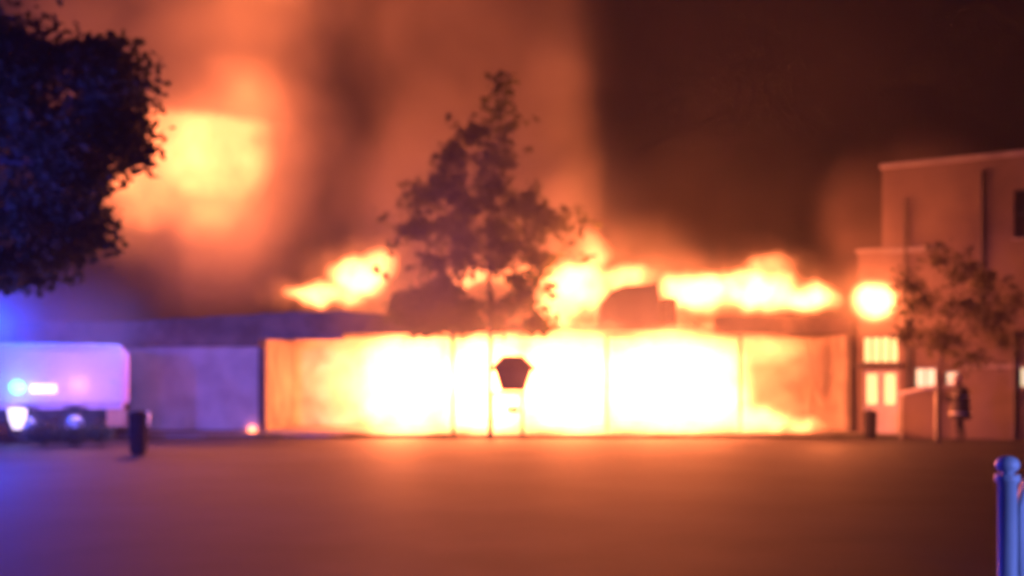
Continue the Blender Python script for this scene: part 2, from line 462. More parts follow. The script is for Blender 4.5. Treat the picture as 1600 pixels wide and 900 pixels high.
boxo('pilaster', (u_at(1415), u_at(1427), -.12, -.003, 1.3, 2.6), M['soot'], T)
def window(h, glass, cols=1, rows=1, fm='frame', sill=True):
    u0, u1, z0, z1 = h; t = .045
    bm = bmesh.new()
    box(bm, u0 + .002, u0 + t, .08, .15, z0 + .002, z1 - .002); box(bm, u1 - t, u1 - .002, .08, .15, z0 + .002, z1 - .002)
    box(bm, u0 + t, u1 - t, .08, .15, z1 - t, z1 - .002); box(bm, u0 + t, u1 - t, .08, .15, z0 + .002, z0 + t)
    for c in range(1, cols):
        uc = u0 + (u1 - u0) * c / cols; box(bm, uc - .02, uc + .02, .085, .145, z0 + t, z1 - t)
    for r_ in range(1, rows):
        zc_ = z0 + (z1 - z0) * r_ / rows; box(bm, u0 + t, u1 - t, .09, .14, zc_ - .02, zc_ + .02)
    w = obj('window', bm, M[fm], T)
    for c in range(cols):
        ua = u0 + (u1 - u0) * c / cols; ub = u0 + (u1 - u0) * (c + 1) / cols
        boxo('pane', (ua + .022, ub - .022, .11, .118, z0 + t, z1 - t), M[glass], w, 0)
    if sill: boxo('sill', (u0 - .05, u1 + .05, -.055, .07, z0 - .06, z0 - .003), M['coping'], w)
    return w
window(w1, 'glowing_glass', 2, 1, 'whiteframe'); window(w2, 'glowing_glass', 1, 1, 'whiteframe'); window(w3, 'glowing_glass', 2, 1, 'whiteframe')
window(w4, 'glass', 2, 2)
fw = window(fan, 'reflection_glass', 4, 1, 'frame', False)
# glazed double door
u0, u1, z0, z1 = door; um = (u0 + u1) / 2
for a, b_ in ((u0 + .01, um - .004), (um + .004, u1 - .01)):
    bm = bmesh.new()
    box(bm, a, a + .1, .1, .15, .01, z1 - .01); box(bm, b_ - .1, b_, .1, .15, .01, z1 - .01)
    box(bm, a + .1, b_ - .1, .1, .15, z1 - .11, z1 - .01); box(bm, a + .1, b_ - .1, .1, .15, .01, .95)
    d = obj('door', bm, M['whiteframe'], T)
    boxo('pane', (a + .1, b_ - .1, .12, .13, .95, z1 - .11), M['reflection_glass'], d, 0)
    boxo('handle', (b_ - .06, b_ - .03, .06, .1, .9, 1.1), M['steel'], d, .005)
boxo('step', (-.02, u_at(1412), -.5, -.004, 0, .09), M['paving'], T)

# white slanted handrail by the door
p0, p1 = pt(1404, 616, 29.2), pt(1466, 603, 28.6)
hr = thing('handrail', 'short white handrail rising between the yellow door and the dark figure', 'handrail', (p0.x, p0.y, 0))
q = p1 - p0
bm = bmesh.new(); tube(bm, [(0, 0, p0.z), (q.x, q.y, p1.z)], [.055, .05], 8); obj('rail', bm, M['whiteframe'], hr)
for f in (.06, .94):
    bm = bmesh.new(); z = p0.z + (p1.z - p0.z) * f
    tube(bm, [(q.x * f, q.y * f, 0), (q.x * f, q.y * f, z - .04)], [.014, .014], 8); obj('upright', bm, M['steel'], hr)

# dark bin in front of the door
p = pt(1360, 682, 29.8)
t = thing('waste_bin', 'small dark waste bin standing in front of the yellow door', 'bin', (p.x, p.y, 0))
bm = bmesh.new(); lathe(bm, [(.14, .02), (.17, .1), (.185, .66), (.19, .7)], 14); obj('bin_body', bm, M['bin'], t, True)
bm = bmesh.new(); lathe(bm, [(.2, .701), (.2, .74), (.12, .81), (.03, .83)], 14); obj('lid', bm, M['bin'], t, True)

# ================================================================== TREES
def leaf_cloud(samples, size, rnd, droop=.0, up=.25):
    """one mesh of many folded leaves, each 4 triangles"""
    verts, faces = [], []
    for c in samples:
        s = size * rnd.uniform(.6, 1.35)
        d = Vector((rnd.gauss(0, 1), rnd.gauss(0, 1), rnd.gauss(-droop, .7))).normalized()
        nrm = Vector((rnd.gauss(0, 1), rnd.gauss(0, 1), rnd.gauss(up, 1))).normalized()
        a = d.cross(nrm)
        if a.length < .01: continue
        a.normalize(); nrm = a.cross(d)
        i = len(verts)
        verts += [c, c + d * s * .5 + a * s * .3 + nrm * s * .1, c + d * s, c + d * s * .5 - a * s * .3 + nrm * s * .1]
        faces += [(i, i + 1, i + 2), (i, i + 2, i + 3)]
    return verts, faces

def py_obj(name, verts, faces, material, parent=None, loc=None):
    me = bpy.data.meshes.new(name); me.from_pydata([tuple(v) for v in verts], [], faces)
    me.materials.append(material)
    o = bpy.data.objects.new(name, me); COL.objects.link(o)
    if parent is not None: o.parent = parent
    if loc is not None: o.location = loc
    return o

def tree(name, label, base, trunk_pts, trunk_r, clumps, nleaf, size, material, seed, limbs=True, group=None, gap=None, extra=()):
    rnd = random.Random(seed)
    t = thing(name, label, 'tree', base, group=group)
    bm = bmesh.new(); tube(bm, trunk_pts, trunk_r, 8); obj('trunk', bm, M['bark'], t, True)
    top = [Vector(p) for p in trunk_pts]
    if limbs:
        for (c, r, w) in clumps:
            c = Vector(c)
            k = min(range(len(top)), key=lambda i: abs(top[i].z - (c.z - r[2] * .8)))
            a = top[k]; b_ = c
            mid = (a + b_) / 2 + Vector((rnd.uniform(-.15, .15), rnd.uniform(-.15, .15), rnd.uniform(-.25, .05)))
            r0 = trunk_r[k] * .55
            bm = bmesh.new(); tube(bm, [a, mid, b_, b_ + (b_ - mid) * .25], [r0, r0 * .7, r0 * .4, .008], 6)
            obj('branch', bm, M['bark'], t, True)
    pts = []
    tot = sum(w for _, _, w in clumps)
    for (c, r, w) in clumps:
        c = Vector(c)
        for i in range(int(nleaf * w / tot)):
            d = Vector((rnd.gauss(0, 1), rnd.gauss(0, 1), rnd.gauss(0, 1))).normalized()
            rad = rnd.random() ** .42
            lump = .74 + .75 * mnoise.noise(d * 1.9 + c * 1.7)
            p = c + Vector((d.x * r[0], d.y * r[1], d.z * r[2])) * rad * lump
            if gap is not None and mnoise.noise(Vector((p.x, p.y * .35, p.z)) * 1.9 + Vector((seed, 0, 0))) + .5 * mnoise.noise(Vector((p.x, p.y * .35, p.z)) * 4.5) < gap: continue
            pts.append(p)
    for c in extra: pts.append(Vector(c))
    v, f = leaf_cloud(pts, size, rnd, .3)
    cr = py_obj('crown', v, f, material, t); cr['kind'] = 'stuff'
    return t

# --- tree in the middle, in front of the fire
D1 = 30.6; b1 = pt(766, 684, D1); b1.z = 0
def rel(px, py, dy=0): 
    p = pt(px, py, D1); return Vector((p.x - b1.x, dy, p.z))
P1 = FPX / D1
cl = []
for (px, py, rx, rz, w, dy) in ((785, 160, 34, 42, 1.3, 0), (725, 205, 44, 40, 1.5, .2), (805, 215, 34, 48, 1.4, -.2), (760, 260, 70, 40, 2.4, 0),
        (655, 310, 52, 36, 1.9, .3), (735, 325, 70, 50, 3.0, -.5), (815, 310, 48, 48, 2.3, .3), (860, 350, 44, 36, 1.5, -.2), (650, 365, 46, 34, 1.7, -.2),
        (720, 390, 66, 38, 2.3, .4), (790, 385, 64, 36, 2.1, -.4), (845, 400, 42, 32, 1.1, .2), (830, 455, 46, 32, 2.0, 0), (785, 485, 58, 40, 3.4, .2),
        (838, 505, 36, 26, 1.5, -.2), (690, 285, 50, 40, 1.6, -.3), (770, 300, 60, 50, 2.2, .5), (690, 345, 60, 46, 2.2, .5), (770, 360, 66, 44, 2.2, .5), (820, 350, 50, 44, 1.7, -.6), (760, 215, 44, 50, 1.5, .3), (690, 410, 60, 34, 1.6, -.2), (760, 410, 60, 30, 1.2, .6), (815, 425, 46, 30, 1.0, .5), (705, 245, 34, 34, .9, -.3), (785, 130, 26, 22, .5, 0)):
    cl.append((rel(px, py, dy), (rx / P1, max(rx, rz) / P1 * .9, rz / P1), w))
ex = []
rnd = random.Random(5)
for (px, py) in ((915, 333), (905, 360), (927, 345), (890, 382), (918, 400), (902, 324), (880, 325), (595, 428), (605, 340), (592, 334), (606, 388), (612, 380), (880, 340), (893, 330), (900, 350), (616, 352), (885, 362)):
    for k in range(5): ex.append(rel(px + rnd.uniform(-5, 5), py + rnd.uniform(-5, 5), rnd.uniform(-.3, .3)))
tr1 = [rel(766, 684) * 1, rel(765, 600), rel(767, 520), rel(764, 420), rel(768, 320), rel(775, 230), rel(785, 160)]
tr1[0].z = 0
tree('broadleaf_tree', 'tall leafy tree on a thin trunk silhouetted against the middle of the fire', b1, tr1, [.075, .055, .05, .055, .05, .035, .015],
     cl, 6000, .29, M['leaf'], 11, gap=-.04, extra=ex)

# --- dense clipped round-headed tree left of it
b2 = pt(708, 685, 30.9); b2.z = 0; P2 = FPX / 30.9
def rel2(px, py, dy=0):
    p = pt(px, py, 30.9); return Vector((p.x - b2.x, dy, p.z))
cl = [(rel2(675, 478), (66 / P2, 1.1, 44 / P2), 3), (rel2(690, 455), (40 / P2, .7, 34 / P2), 1.5), (rel2(640, 485), (44 / P2, .8, 34 / P2), 1.6),
      (rel2(712, 490), (44 / P2, .8, 40 / P2), 1.8), (rel2(665, 505), (40 / P2, .8, 26 / P2), 1.2)]
t = tree('round_headed_tree', 'small dense dome-shaped tree on a thin stem left of the tall tree', b2,
     [Vector((0, 0, 0)), rel2(708, 600), rel2(707, 530), rel2(695, 480)], [.05, .042, .04, .03], cl, 13000, .15, M['leafdense'], 23)

# --- big dark tree, near, left edge
D3 = 15.0; b3 = Vector((-9.4, D3, 0)); P3 = FPX / D3
def rel3(px, py, dy=0):
    p = pt(px, py, D3); return Vector((p.x - b3.x, dy, p.z))
cl = []
for (px, py, rx, rz, w, dy) in ((-40, 60, 110, 80, 3, 0), (160, 105, 84, 66, 2.6, .1), (195, 150, 50, 60, 1.4, -.3), (195, 215, 46, 56, 1.3, .2), (150, 265, 60, 60, 1.6, -.4), (20, 150, 90, 90, 3, -.5), (120, 350, 54, 56, 1.3, .3), (10, 420, 80, 40, 1.2, .2), (60, 110, 90, 75, 3, -.4), (165, 190, 66, 72, 2.2, 0), (70, 215, 90, 80, 3, .3), (115, 290, 66, 66, 2, -.2),
        (40, 320, 90, 70, 2.6, .2), (75, 395, 56, 48, 1.1, 0), (0, 420, 80, 50, 1.6, -.2), (-80, 200, 120, 110, 3, .2), (-90, 360, 110, 90, 2.5, 0), (-40, -70, 120, 80, 2.4, 0), (-200, 100, 130, 150, 3, 0), (-210, 320, 120, 110, 2.4, 0)):
    cl.append((rel3(px, py, dy), (rx / P3, 1.0, rz / P3), w))
tree('shade_tree', 'big dark tree lit blue from below at the left edge', b3,
     [Vector((0, 0, 0)), Vector((.05, 0, 1.6)), Vector((.0, .05, 3.2)), Vector((.3, 0, 5.0)), Vector((.6, 0, 6.6))], [.24, .19, .16, .11, .04],
     cl, 26000, .14, M['leafdark'], 31)

# --- sparse tree before the right-hand building
D4 = 27.0; b4 = pt(1466, 697, D4); b4.z = 0; P4 = FPX / D4
def rel4(px, py, dy=0):
    p = pt(px, py, D4); return Vector((p.x - b4.x, dy, p.z))
cl = [(rel4(px, py, dy), (rx / P4, rx / P4, rz / P4), w) for (px, py, rx, rz, w, dy) in
      ((1500, 420, 48, 36, 1.2, 0), (1440, 470, 46, 40, 1.5, .2), (1510, 480, 56, 42, 1.8, -.2), (1470, 530, 62, 36, 1.6, .1), (1550, 500, 46, 44, 1.1, 0), (1415, 520, 30, 34, .7, 0), (1540, 440, 40, 34, .8, .2), (1575, 530, 40, 34, .8, .1), (1470, 400, 40, 34, .7, .1), (1580, 470, 40, 44, .8, -.1), (1420, 440, 30, 30, .6, .1), (1520, 560, 60, 26, .9, 0))]
tree('sparse_tree', 'thin-leaved tree in front of the orange right-hand building', b4,
     [Vector((0, 0, 0)), rel4(1466, 600), rel4(1474, 540), rel4(1488, 470), rel4(1500, 420)], [.04, .035, .03, .02, .01], cl, 2300, .15, M['leafdry'], 47)

# --- grass tufts along the foot of the building
rnd = random.Random(3); v = []; f = []
for i in range(5200):
    x = rnd.uniform(-11.5, 11.0); y = rnd.uniform(30.2, 30.58)
    d = max(0, mnoise.noise((x * .8, 3.1, 0)) + .35)
    if rnd.random() > d: continue
    h = rnd.uniform(.05, .2) * (.4 + d); a = rnd.uniform(0, 6.28); w = .012
    lx, ly = rnd.gauss(0, .03), rnd.gauss(0, .03); i0 = len(v)
    v += [(x - w * math.cos(a), y - w * math.sin(a), 0), (x + w * math.cos(a), y + w * math.sin(a), 0), (x + lx, y + ly, h)]
    f.append((i0, i0 + 1, i0 + 2))
tag(py_obj('grass', v, f, M['grass']), 'ragged grass along the foot of the burning front', 'grass', kind='stuff')

# ================================================================== ROOFED NOTICE BOX
D5 = 30.2; b5 = pt(800, 688, D5); b5.z = 0; P5 = FPX / D5
def q5(px, py):
    p = pt(px, py, D5); return (p.x - b5.x, p.z)
nb = thing('notice_box', 'dark six-sided box with sloping roof on two thin legs by the tree trunk', 'notice box', b5)
def frustum(levels, dep):
    bm = bmesh.new(); rings = []
    for (xa, xb, z), d in zip(levels, dep):
        rings.append([bm.verts.new(c) for c in ((xa, -d, z), (xb, -d, z), (xb, d, z), (xa, d, z))])
    for i in range(len(rings) - 1):
        for k in range(4): bm.faces.new((rings[i][k], rings[i][(k + 1) % 4], rings[i + 1][(k + 1) % 4], rings[i + 1][k]))
    bm.faces.new(rings[0]); bm.faces.new(rings[-1])
    return bm
xa, z_ = q5(783, 611); xb, _ = q5(820, 611); xc, z2 = q5(773, 577); xd, _ = q5(830, 577)
obj('body', frustum([(xa, xb, z_), (xc, xd, z2)], [.28, .38]), M['wood'], nb)
xa, z1_ = q5(767, 575.5); xb, _ = q5(836, 575.5); xc, z2_ = q5(786, 556); xd, _ = q5(816, 556)
obj('roof', frustum([(xa, xb, z1_ - .07), (xa, xb, z1_), (xc, xd, z2_)], [.46, .46, .2]), M['wood'], nb)
xa, z_ = q5(763, 613); xb, _ = q5(822, 613)
boxo('base_board', (xa, xb, -.28, .28, z_ - .07, z_), M['wood'], nb)
for px in (768, 816):
    x_, _ = q5(px, 600); zt = z_ - .071
    boxo('leg', (x_ - .045, x_ + .045, -.045, .045, 0, zt), M['soot'], nb)
xa, zt = q5(792, 636); xb, zb = q5(811, 645)
boxo('name_plate', (xa, xb, -.03, .0, zb, zt), M['bin'], nb)
for x_ in (xa + .05, xb - .05):
    boxo('hanger', (x_ - .008, x_ + .008, -.02, -.008, zt + .001, z_ - .072), M['bin'], nb, 0)

# ================================================================== TRUCK AT THE LEFT
DT = 29.0; PT_ = FPX / DT
tx = pt(200, 600, DT).x
tk = thing('emergency_truck', 'long pale box-bodied truck, pink light cast put into its paint, with a blue light on its side', 'truck', (tx, DT, 0), R(19))
L, Z0, Z1, WD = 4.9, .88, EYE + (HOR - 541) / PT_, 2.3
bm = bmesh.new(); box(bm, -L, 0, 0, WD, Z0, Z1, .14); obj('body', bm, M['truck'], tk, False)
bm = bmesh.new(); box(bm, -L - 1.9, -.05, .25, WD - .25, .55, Z0 - .002); obj('chassis', bm, M['black'], tk)
# cab, beyond the left edge of the picture
bm = bmesh.new()
cp = [(-L - .05, .6), (-L - 2.0, .6), (-L - 2.05, 1.3), (-L - 1.75, 2.25), (-L - 1.4, 2.45), (-L - .05, 2.45)]
fa = [bm.verts.new((x, .06, z)) for x, z in cp]; fb = [bm.verts.new((x, WD - .06, z)) for x, z in cp]
bm.faces.new(fa); bm.faces.new(fb[::-1])
for i in range(len(cp)): bm.faces.new((fa[i], fa[(i + 1) % 6], fb[(i + 1) % 6], fb[i]))
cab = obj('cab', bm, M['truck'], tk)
boxo('cab_window', (-L - 1.5, -L - .5, .05, .058, 1.45, 2.2), M['glass'], cab, 0)
for x_ in (-2.55, -1.35, -L - 1.0):
    wv = bpy.data.objects.new('wheel', None)
    bm = bmesh.new(); tube(bm, [(x_, .10, .47), (x_, .13, .47), (x_, .34, .47), (x_, .37, .47)], [.40, .46, .46, .40], 22)
    w = obj('wheel', bm, M['black'], tk, False)
    bpy.data.objects.remove(wv)
    bm = bmesh.new(); tube(bm, [(x_, .06, .47), (x_, .098, .47)], [.13, .24], 14); obj('hub', bm, M['steel'], w, False)
    bm = bmesh.new(); pr = []
    for i in range(9):
        a = math.pi * i / 8; pr.append((x_ + .56 * math.cos(a), .47 + .5 * math.sin(a)))
    for i in range(8):
        (xa_, za_), (xb_, zb_) = pr[i], pr[i + 1]
        va = [bm.verts.new(c) for c in ((xa_, .03, za_), (xb_, .03, zb_), (xb_, .36, zb_), (xa_, .36, za_))]; bm.faces.new(va)
    o = obj('mudguard', bm, M['black'], tk); md = o.modifiers.new('thickness', 'SOLIDIFY'); md.thickness = .02
boxo('rear_panel', (-.55, -.03, .06, .16, .38, Z0 - .01), M['orange'], tk)
boxo('side_locker', (-.98, -.72, .05, .6, .45, Z0 - .01), M['black'], tk)
for (x0_, x1_) in ((-L + .3, -3.2), (-3.1, -1.9), (-1.8, -.25)):
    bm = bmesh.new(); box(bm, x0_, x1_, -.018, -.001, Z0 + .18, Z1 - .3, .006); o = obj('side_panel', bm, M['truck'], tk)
    boxo('latch', (x1_ - .2, x1_ - .08, -.035, -.0185, Z0 + .7, Z0 + .74), M['steel'], o, 0)
boxo('roof_rail', (-L + .2, -.2, .05, .1, Z1 + .002, Z1 + .05), M['steel'], tk)
def side(px, py):
    k = (px - 800) / FPX; c_, s_ = math.cos(R(19)), math.sin(R(19))
    u = (k * DT - tx) / (c_ - k * s_)
    return u, EYE - (py - HOR) / FPX * (DT + s_ * u)
def truck_point(u, v, z):
    c_, s_ = math.cos(R(19)), math.sin(R(19))
    return (tx + c_ * u - s_ * v, DT + s_ * u + c_ * v, z)
x_, z_ = side(27, 605)
bm = bmesh.new(); tube(bm, [(x_, -.02, z_), (x_, -.1, z_), (x_, -.15, z_)], [.2, .18, .1], 14); o = obj('beacon', bm, M['blue_lamp'], tk, True)
xa, za = side(48, 601); xb, zb = side(88, 614)
boxo('strip_light', (xa, xb, -.09, -.019, zb, za), M['white_lamp'], tk)
xa, za = side(14, 640); xb, zb = side(40, 670)
bm = bmesh.new(); tube(bm, [((xa + xb) / 2, 0, za), ((xa + xb) / 2, -.05, (za + zb) / 2), ((xa + xb) / 2, -.08, zb)], [.24, .2, .1], 12); obj('scene_lamp', bm, M['white_lamp'], tk, True)
a_ = side(66, 607)
lamp('added_pink_light', truck_point(-1.3, -1.3, a_[1] + .1), 55, (1, .42, .55), .15)  # unseen pink lamp added off the body to redden its side
a_ = side(27, 605)
lamp('beacon_light', truck_point(a_[0], -.5, a_[1]), 26, (.1, .4, 1), .15)

for k, (px, py, r_, lab) in enumerate(((72, 672, .5, 'leftmost low dark shrub in front of the pale truck'), (118, 668, .46, 'middle low dark shrub in front of the pale truck'),
                                       (158, 672, .34, 'smallest low dark shrub in front of the pale truck, nearest its orange rear corner'))):
    p = pt(px, py, 26.3); rn = random.Random(60 + k)
    t = thing('low_shrub', lab, 'shrub', (p.x, 26.3, 0), group='low shrubs in front of the truck')
    for q_ in range(5):
        a = rn.uniform(0, 6.28); bm = bmesh.new()
        tube(bm, [(0, 0, 0), (.15 * math.cos(a), .15 * math.sin(a), .25), (.3 * math.cos(a), .3 * math.sin(a), .5)], [.015, .01, .004], 5); obj('stem', bm, M['bark'], t)
    pts = []
    for q_ in range(420):
        d = Vector((rn.gauss(0, 1), rn.gauss(0, 1), rn.gauss(0, 1))).normalized() * rn.random() ** .4
        pts.append(Vector((d.x * r_ * 1.15, d.y * .3, .36 + d.z * r_ * .62)) * (.85 + .4 * mnoise.noise(d * 2 + Vector((k, 0, 0)))))
    v, f = leaf_cloud([q for q in pts if q.z > .05], .12, rn)
    cr = py_obj('foliage', v, f, M['leafdark'], t); cr['kind'] = 'stuff'

# bin and marker post in front of the wall
p = pt(216, 711, 23.4)
t = thing('litter_bin', 'dark upright litter bin just right of the pale truck', 'bin', (p.x, 23.4, 0))
bm = bmesh.new(); lathe(bm, [(.17, .06), (.185, .1), (.19, .78), (.185, .82)], 20); obj('bin_body', bm, M['bin'], t, True)
bm = bmesh.new(); lathe(bm, [(.205, .822), (.205, .87), (.17, .94), (.06, .97)], 20); obj('hood', bm, M['bin'], t, True)
bm = bmesh.new(); lathe(bm, [(.14, 0), (.14, .058)], 16); obj('foot', bm, M['bin'], t)
p = pt(231, 690, 28.6)
t = thing('marker_post', 'slim marker post with a pale top beside the litter bin', 'post', (p.x, 28.6, 0))
bm = bmesh.new(); lathe(bm, [(.05, 0), (.05, .42)], 10); obj('shaft', bm, M['bin'], t, True)
bm = bmesh.new(); lathe(bm, [(.052, .421), (.06, .75), (.03, .8)], 10); obj('reflector', bm, M['band'], t, True)

# ================================================================== GATE AND POST AT THE RIGHT EDGE
DG = 6.0; pg = pt(1574, 718, DG)
t = thing('gate_post', 'round post with a ball cap, lit blue at the right edge', 'gate post', (pg.x, DG, 0))
bm = bmesh.new(); lathe(bm, [(.075, 0), (.075, .03), (.052, .035), (.052, 1.03), (.068, 1.04), (.068, 1.08)], 18); obj('shaft', bm, M['gate'], t, True)
bm = bmesh.new(); lathe(bm, [(.03, 1.081)] + [(.066 * math.sin(a), 1.135 - .052 * math.cos(a)) for a in [R(30 + 15 * i) for i in range(10)]] , 18); obj('ball_cap', bm, M['gate'], t, True)
for z in (.3, .85):
    boxo('hinge', (.05, .06, -.02, .02, z, z + .06), M['steel'], t, .004)
gt = thing('gate', 'pale sheet-metal gate with a sloping corner, lit blue, cut by the right edge', 'gate', (pg.x + .048, DG + .02, 0))
bm = bmesh.new(); W_ = 1.5
pr = [(0, .08), (W_, .08), (W_, 1.12), (.16, 1.12), (.10, 1.10), (.05, 1.04), (.02, .96), (0, .88)]
fa = [bm.verts.new((x, -.012, z)) for x, z in pr]; fb = [bm.verts.new((x, .012, z)) for x, z in pr]
bm.faces.new(fa); bm.faces.new(fb[::-1])
for i in range(len(pr)): bm.faces.new((fa[i], fa[(i + 1) % len(pr)], fb[(i + 1) % len(pr)], fb[i]))
obj('leaf_panel', bm, M['gate'], gt)
bm = bmesh.new(); tube(bm, [(.02, -.03, .1), (.02, -.03, .9), (.06, -.03, 1.05), (.16, -.03, 1.1), (W_ - .03, -.03, 1.1)], [.017] * 5, 8); obj('frame_tube', bm, M['gate'], gt, True)
bm = bmesh.new(); tube(bm, [(.02, -.03, .12), (W_ - .03, -.03, .12)], [.016] * 2, 8); obj('bottom_rail', bm, M['gate'], gt, True)
boxo('latch', (W_ - .14, W_ - .02, -.06, -.013, .7, .78), M['steel'], gt, .005)

# ================================================================== PERSON
pp = pt(1500, 690, 28.2)
pr_ = thing('person', 'person in a dark long coat and pale helmet facing the fire near the wall', 'person', (pp.x, pp.y, 0), R(0))
vs = {'pelvis': (0, 0, .92, .15), 'belly': (.0, 0, 1.08, .15), 'chest': (-.02, 0, 1.3, .165), 'neck': (-.04, 0, 1.47, .06), 'head0': (-.06, 0, 1.56, .085), 'head1': (-.065, 0, 1.66, .09), 'head2': (-.06, 0, 1.73, .06),
      'hipl': (-.03, -.1, .88, .1), 'kneel': (-.12, -.12, .5, .068), 'ankl': (-.08, -.13, .1, .045), 'toel': (-.24, -.14, .04, .04),
      'hipr': (.03, .1, .88, .1), 'kneer': (.08, .12, .5, .068), 'ankr': (.17, .13, .1, .045), 'toer': (.02, .14, .04, .04),
      'shl': (-.03, -.19, 1.4, .075), 'ell': (-.18, -.24, 1.17, .055), 'wrl': (-.40, -.16, 1.22, .038), 'pal': (-.48, -.14, 1.24, .036),
      'shr': (.0, .19, 1.4, .075), 'elr': (-.05, .26, 1.12, .055), 'wrr': (-.28, .16, 1.10, .038), 'par': (-.36, .13, 1.11, .036)}
for s_, yy in (('l', -.14), ('r', .13)):
    bx_, by_, bz_ = vs['pa' + s_][:3]
    for k, (dy, ln) in enumerate(((-.03, .07), (-.01, .085), (.01, .08), (.03, .062))):
        vs[f'f{s_}{k}a'] = (bx_ - ln * .6, by_ + dy, bz_ - .005, .011); vs[f'f{s_}{k}b'] = (bx_ - ln, by_ + dy, bz_ - .045, .009)
    vs[f't{s_}a'] = (bx_ + .01, by_ - .035, bz_ + .03, .012); vs[f't{s_}b'] = (bx_ - .04, by_ - .045, bz_ + .045, .01)
ed = [('pelvis', 'belly'), ('belly', 'chest'), ('chest', 'neck'), ('neck', 'head0'), ('head0', 'head1'), ('head1', 'head2'), ('pelvis', 'hipl'), ('hipl', 'kneel'), ('kneel', 'ankl'), ('ankl', 'toel'),
      ('pelvis', 'hipr'), ('hipr', 'kneer'), ('kneer', 'ankr'), ('ankr', 'toer'), ('chest', 'shl'), ('shl', 'ell'), ('ell', 'wrl'), ('wrl', 'pal'), ('chest', 'shr'), ('shr', 'elr'), ('elr', 'wrr'), ('wrr', 'par')]
for s_ in 'lr':
    for k in range(4): ed += [('pa' + s_, f'f{s_}{k}a'), (f'f{s_}{k}a', f'f{s_}{k}b')]
    ed += [('pa' + s_, f't{s_}a'), (f't{s_}a', f't{s_}b')]
keys = list(vs); me = bpy.data.meshes.new('body')
me.from_pydata([vs[k][:3] for k in keys], [(keys.index(a), keys.index(b_)) for a, b_ in ed], [])
body = bpy.data.objects.new('body', me); COL.objects.link(body); body.parent = pr_
sk = body.modifiers.new('skin', 'SKIN'); sk.use_smooth_shade = True
for i, k in enumerate(keys):
    me.skin_vertices[0].data[i].radius = (vs[k][3],) * 2
me.skin_vertices[0].data[0].use_root = True
body.modifiers.new('sub', 'SUBSURF').levels = 1; body.modifiers['sub'].render_levels = 2
me.materials.append(M['coat'])
bm = bmesh.new(); lathe(bm, [(.135, 1.64), (.13, 1.655), (.118, 1.72), (.085, 1.79), (.03, 1.815)], 16, (-.06, 0)); obj('helmet', bm, M['helmet'], pr_, True)
bm = bmesh.new(); bmesh.ops.create_uvsphere(bm, u_segments=12, v_segments=8, radius=1)
for v_ in bm.verts: v_.co = Vector((-.095 + v_.co.x * .075, v_.co.y * .075, 1.59 + v_.co.z * .09))
r_ = bmesh.ops.create_cone(bm, cap_ends=True, segments=6, radius1=.016, radius2=.005, depth=.05, matrix=Matrix.Translation((-.175, 0, 1.59)) @ Matrix.Rotation(R(-90), 4, 'Y'))
obj('face', bm, M['skin'], pr_, True)
bm = bmesh.new()
lathe(bm, [(.25, .62), (.235, .8), (.205, 1.05), (.215, 1.25), (.2, 1.38), (.12, 1.45), (.08, 1.49)], 16, (0, 0))
for v_ in bm.verts: v_.co.x *= 1.1; v_.co.y *= 1.15
obj('coat', bm, M['coat'], pr_, True)
for z in (.75, 1.2):
    bm = bmesh.new(); lathe(bm, [(.245 if z < 1 else .218, z), (.243 if z < 1 else .219, z + .05)], 16)
    for v_ in bm.verts: v_.co.x *= 1.12; v_.co.y *= 1.17
    obj('reflective_band', bm, M['band'], pr_, True)

# ================================================================== FLAMES
G = 'flames of the burning building'
def fl(label, base_px, D, lumps_px, strength, warp=(1.3, .85), name='flame', halo=(2.0, .05), cut=None):
    b_ = pt(*base_px, D); pp_ = FPX / D; L_ = []
    for (px, py, rx, rz, ry, wt, inner) in lumps_px:
        c = pt(px, py, D) - b_
        L_.append((c.x, 0, c.z, rx / pp_, ry, rz / pp_, wt, inner))
    if halo:
        L_ += [(c[0], 0, c[2], c[3] * halo[0], c[4] * 1.3, c[5] * halo[0], c[6] * halo[1], 0) for c in L_]
    return flame(label, b_, L_, strength, warp, name, cut=cut)
fl('slanting white flame on the roof left of the tall tree', (545, 480), 32.8,
   ((500, 460, 60, 22, .7, .8, .2), (560, 435, 62, 42, .8, 1, .3), (590, 418, 42, 34, .6, .8, .2), (545, 465, 40, 24, .6, .6, .2)), 26)
fl('narrow flame on the roof seen through the tall tree', (770, 448), 32.8,
   ((740, 432, 54, 20, .6, .7, .2), (815, 432, 64, 26, .6, .8, .2)), 22)
fl('tall white flame on the roof right of the tall tree', (920, 500), 33.0,
   ((900, 450, 72, 56, .8, 1, .3), (925, 400, 38, 50, .6, .35, .1), (975, 435, 60, 24, .6, .8, .2), (880, 478, 60, 34, .6, .8, .2)), 26)
fl('long white band of flame along the right half of the roof', (1160, 500), 32.6,
   ((1090, 455, 84, 40, .8, 1, .3), (1180, 455, 100, 44, .8, 1, .3), (1265, 466, 62, 32, .7, .9, .25), (1195, 425, 60, 38, .6, .3, .1)), 26)
fl('small oval flame apart at the right end of the roof', (1365, 500), 29.2, ((1365, 470, 46, 40, .6, 1, .35),), 40, (.8, .2))
fl('huge yellow fireball high in the smoke at left', (310, 360), 41.0,
   ((300, 235, 110, 120, 1.8, 1, .4), (365, 235, 75, 130, 1.6, .9, .35), (225, 290, 115, 95, 1.5, .75, .15), (320, 325, 85, 70, 1.2, .6, .1), (190, 350, 110, 80, 1.4, .13, .1), (330, 130, 210, 130, 1.6, .09, .1), (400, 250, 90, 190, 1.5, .12, .1)), 2.2, (.5, 1.2),
   halo=None, cut=((360 - 180) / (FPX / 41.0), -.095, .12))
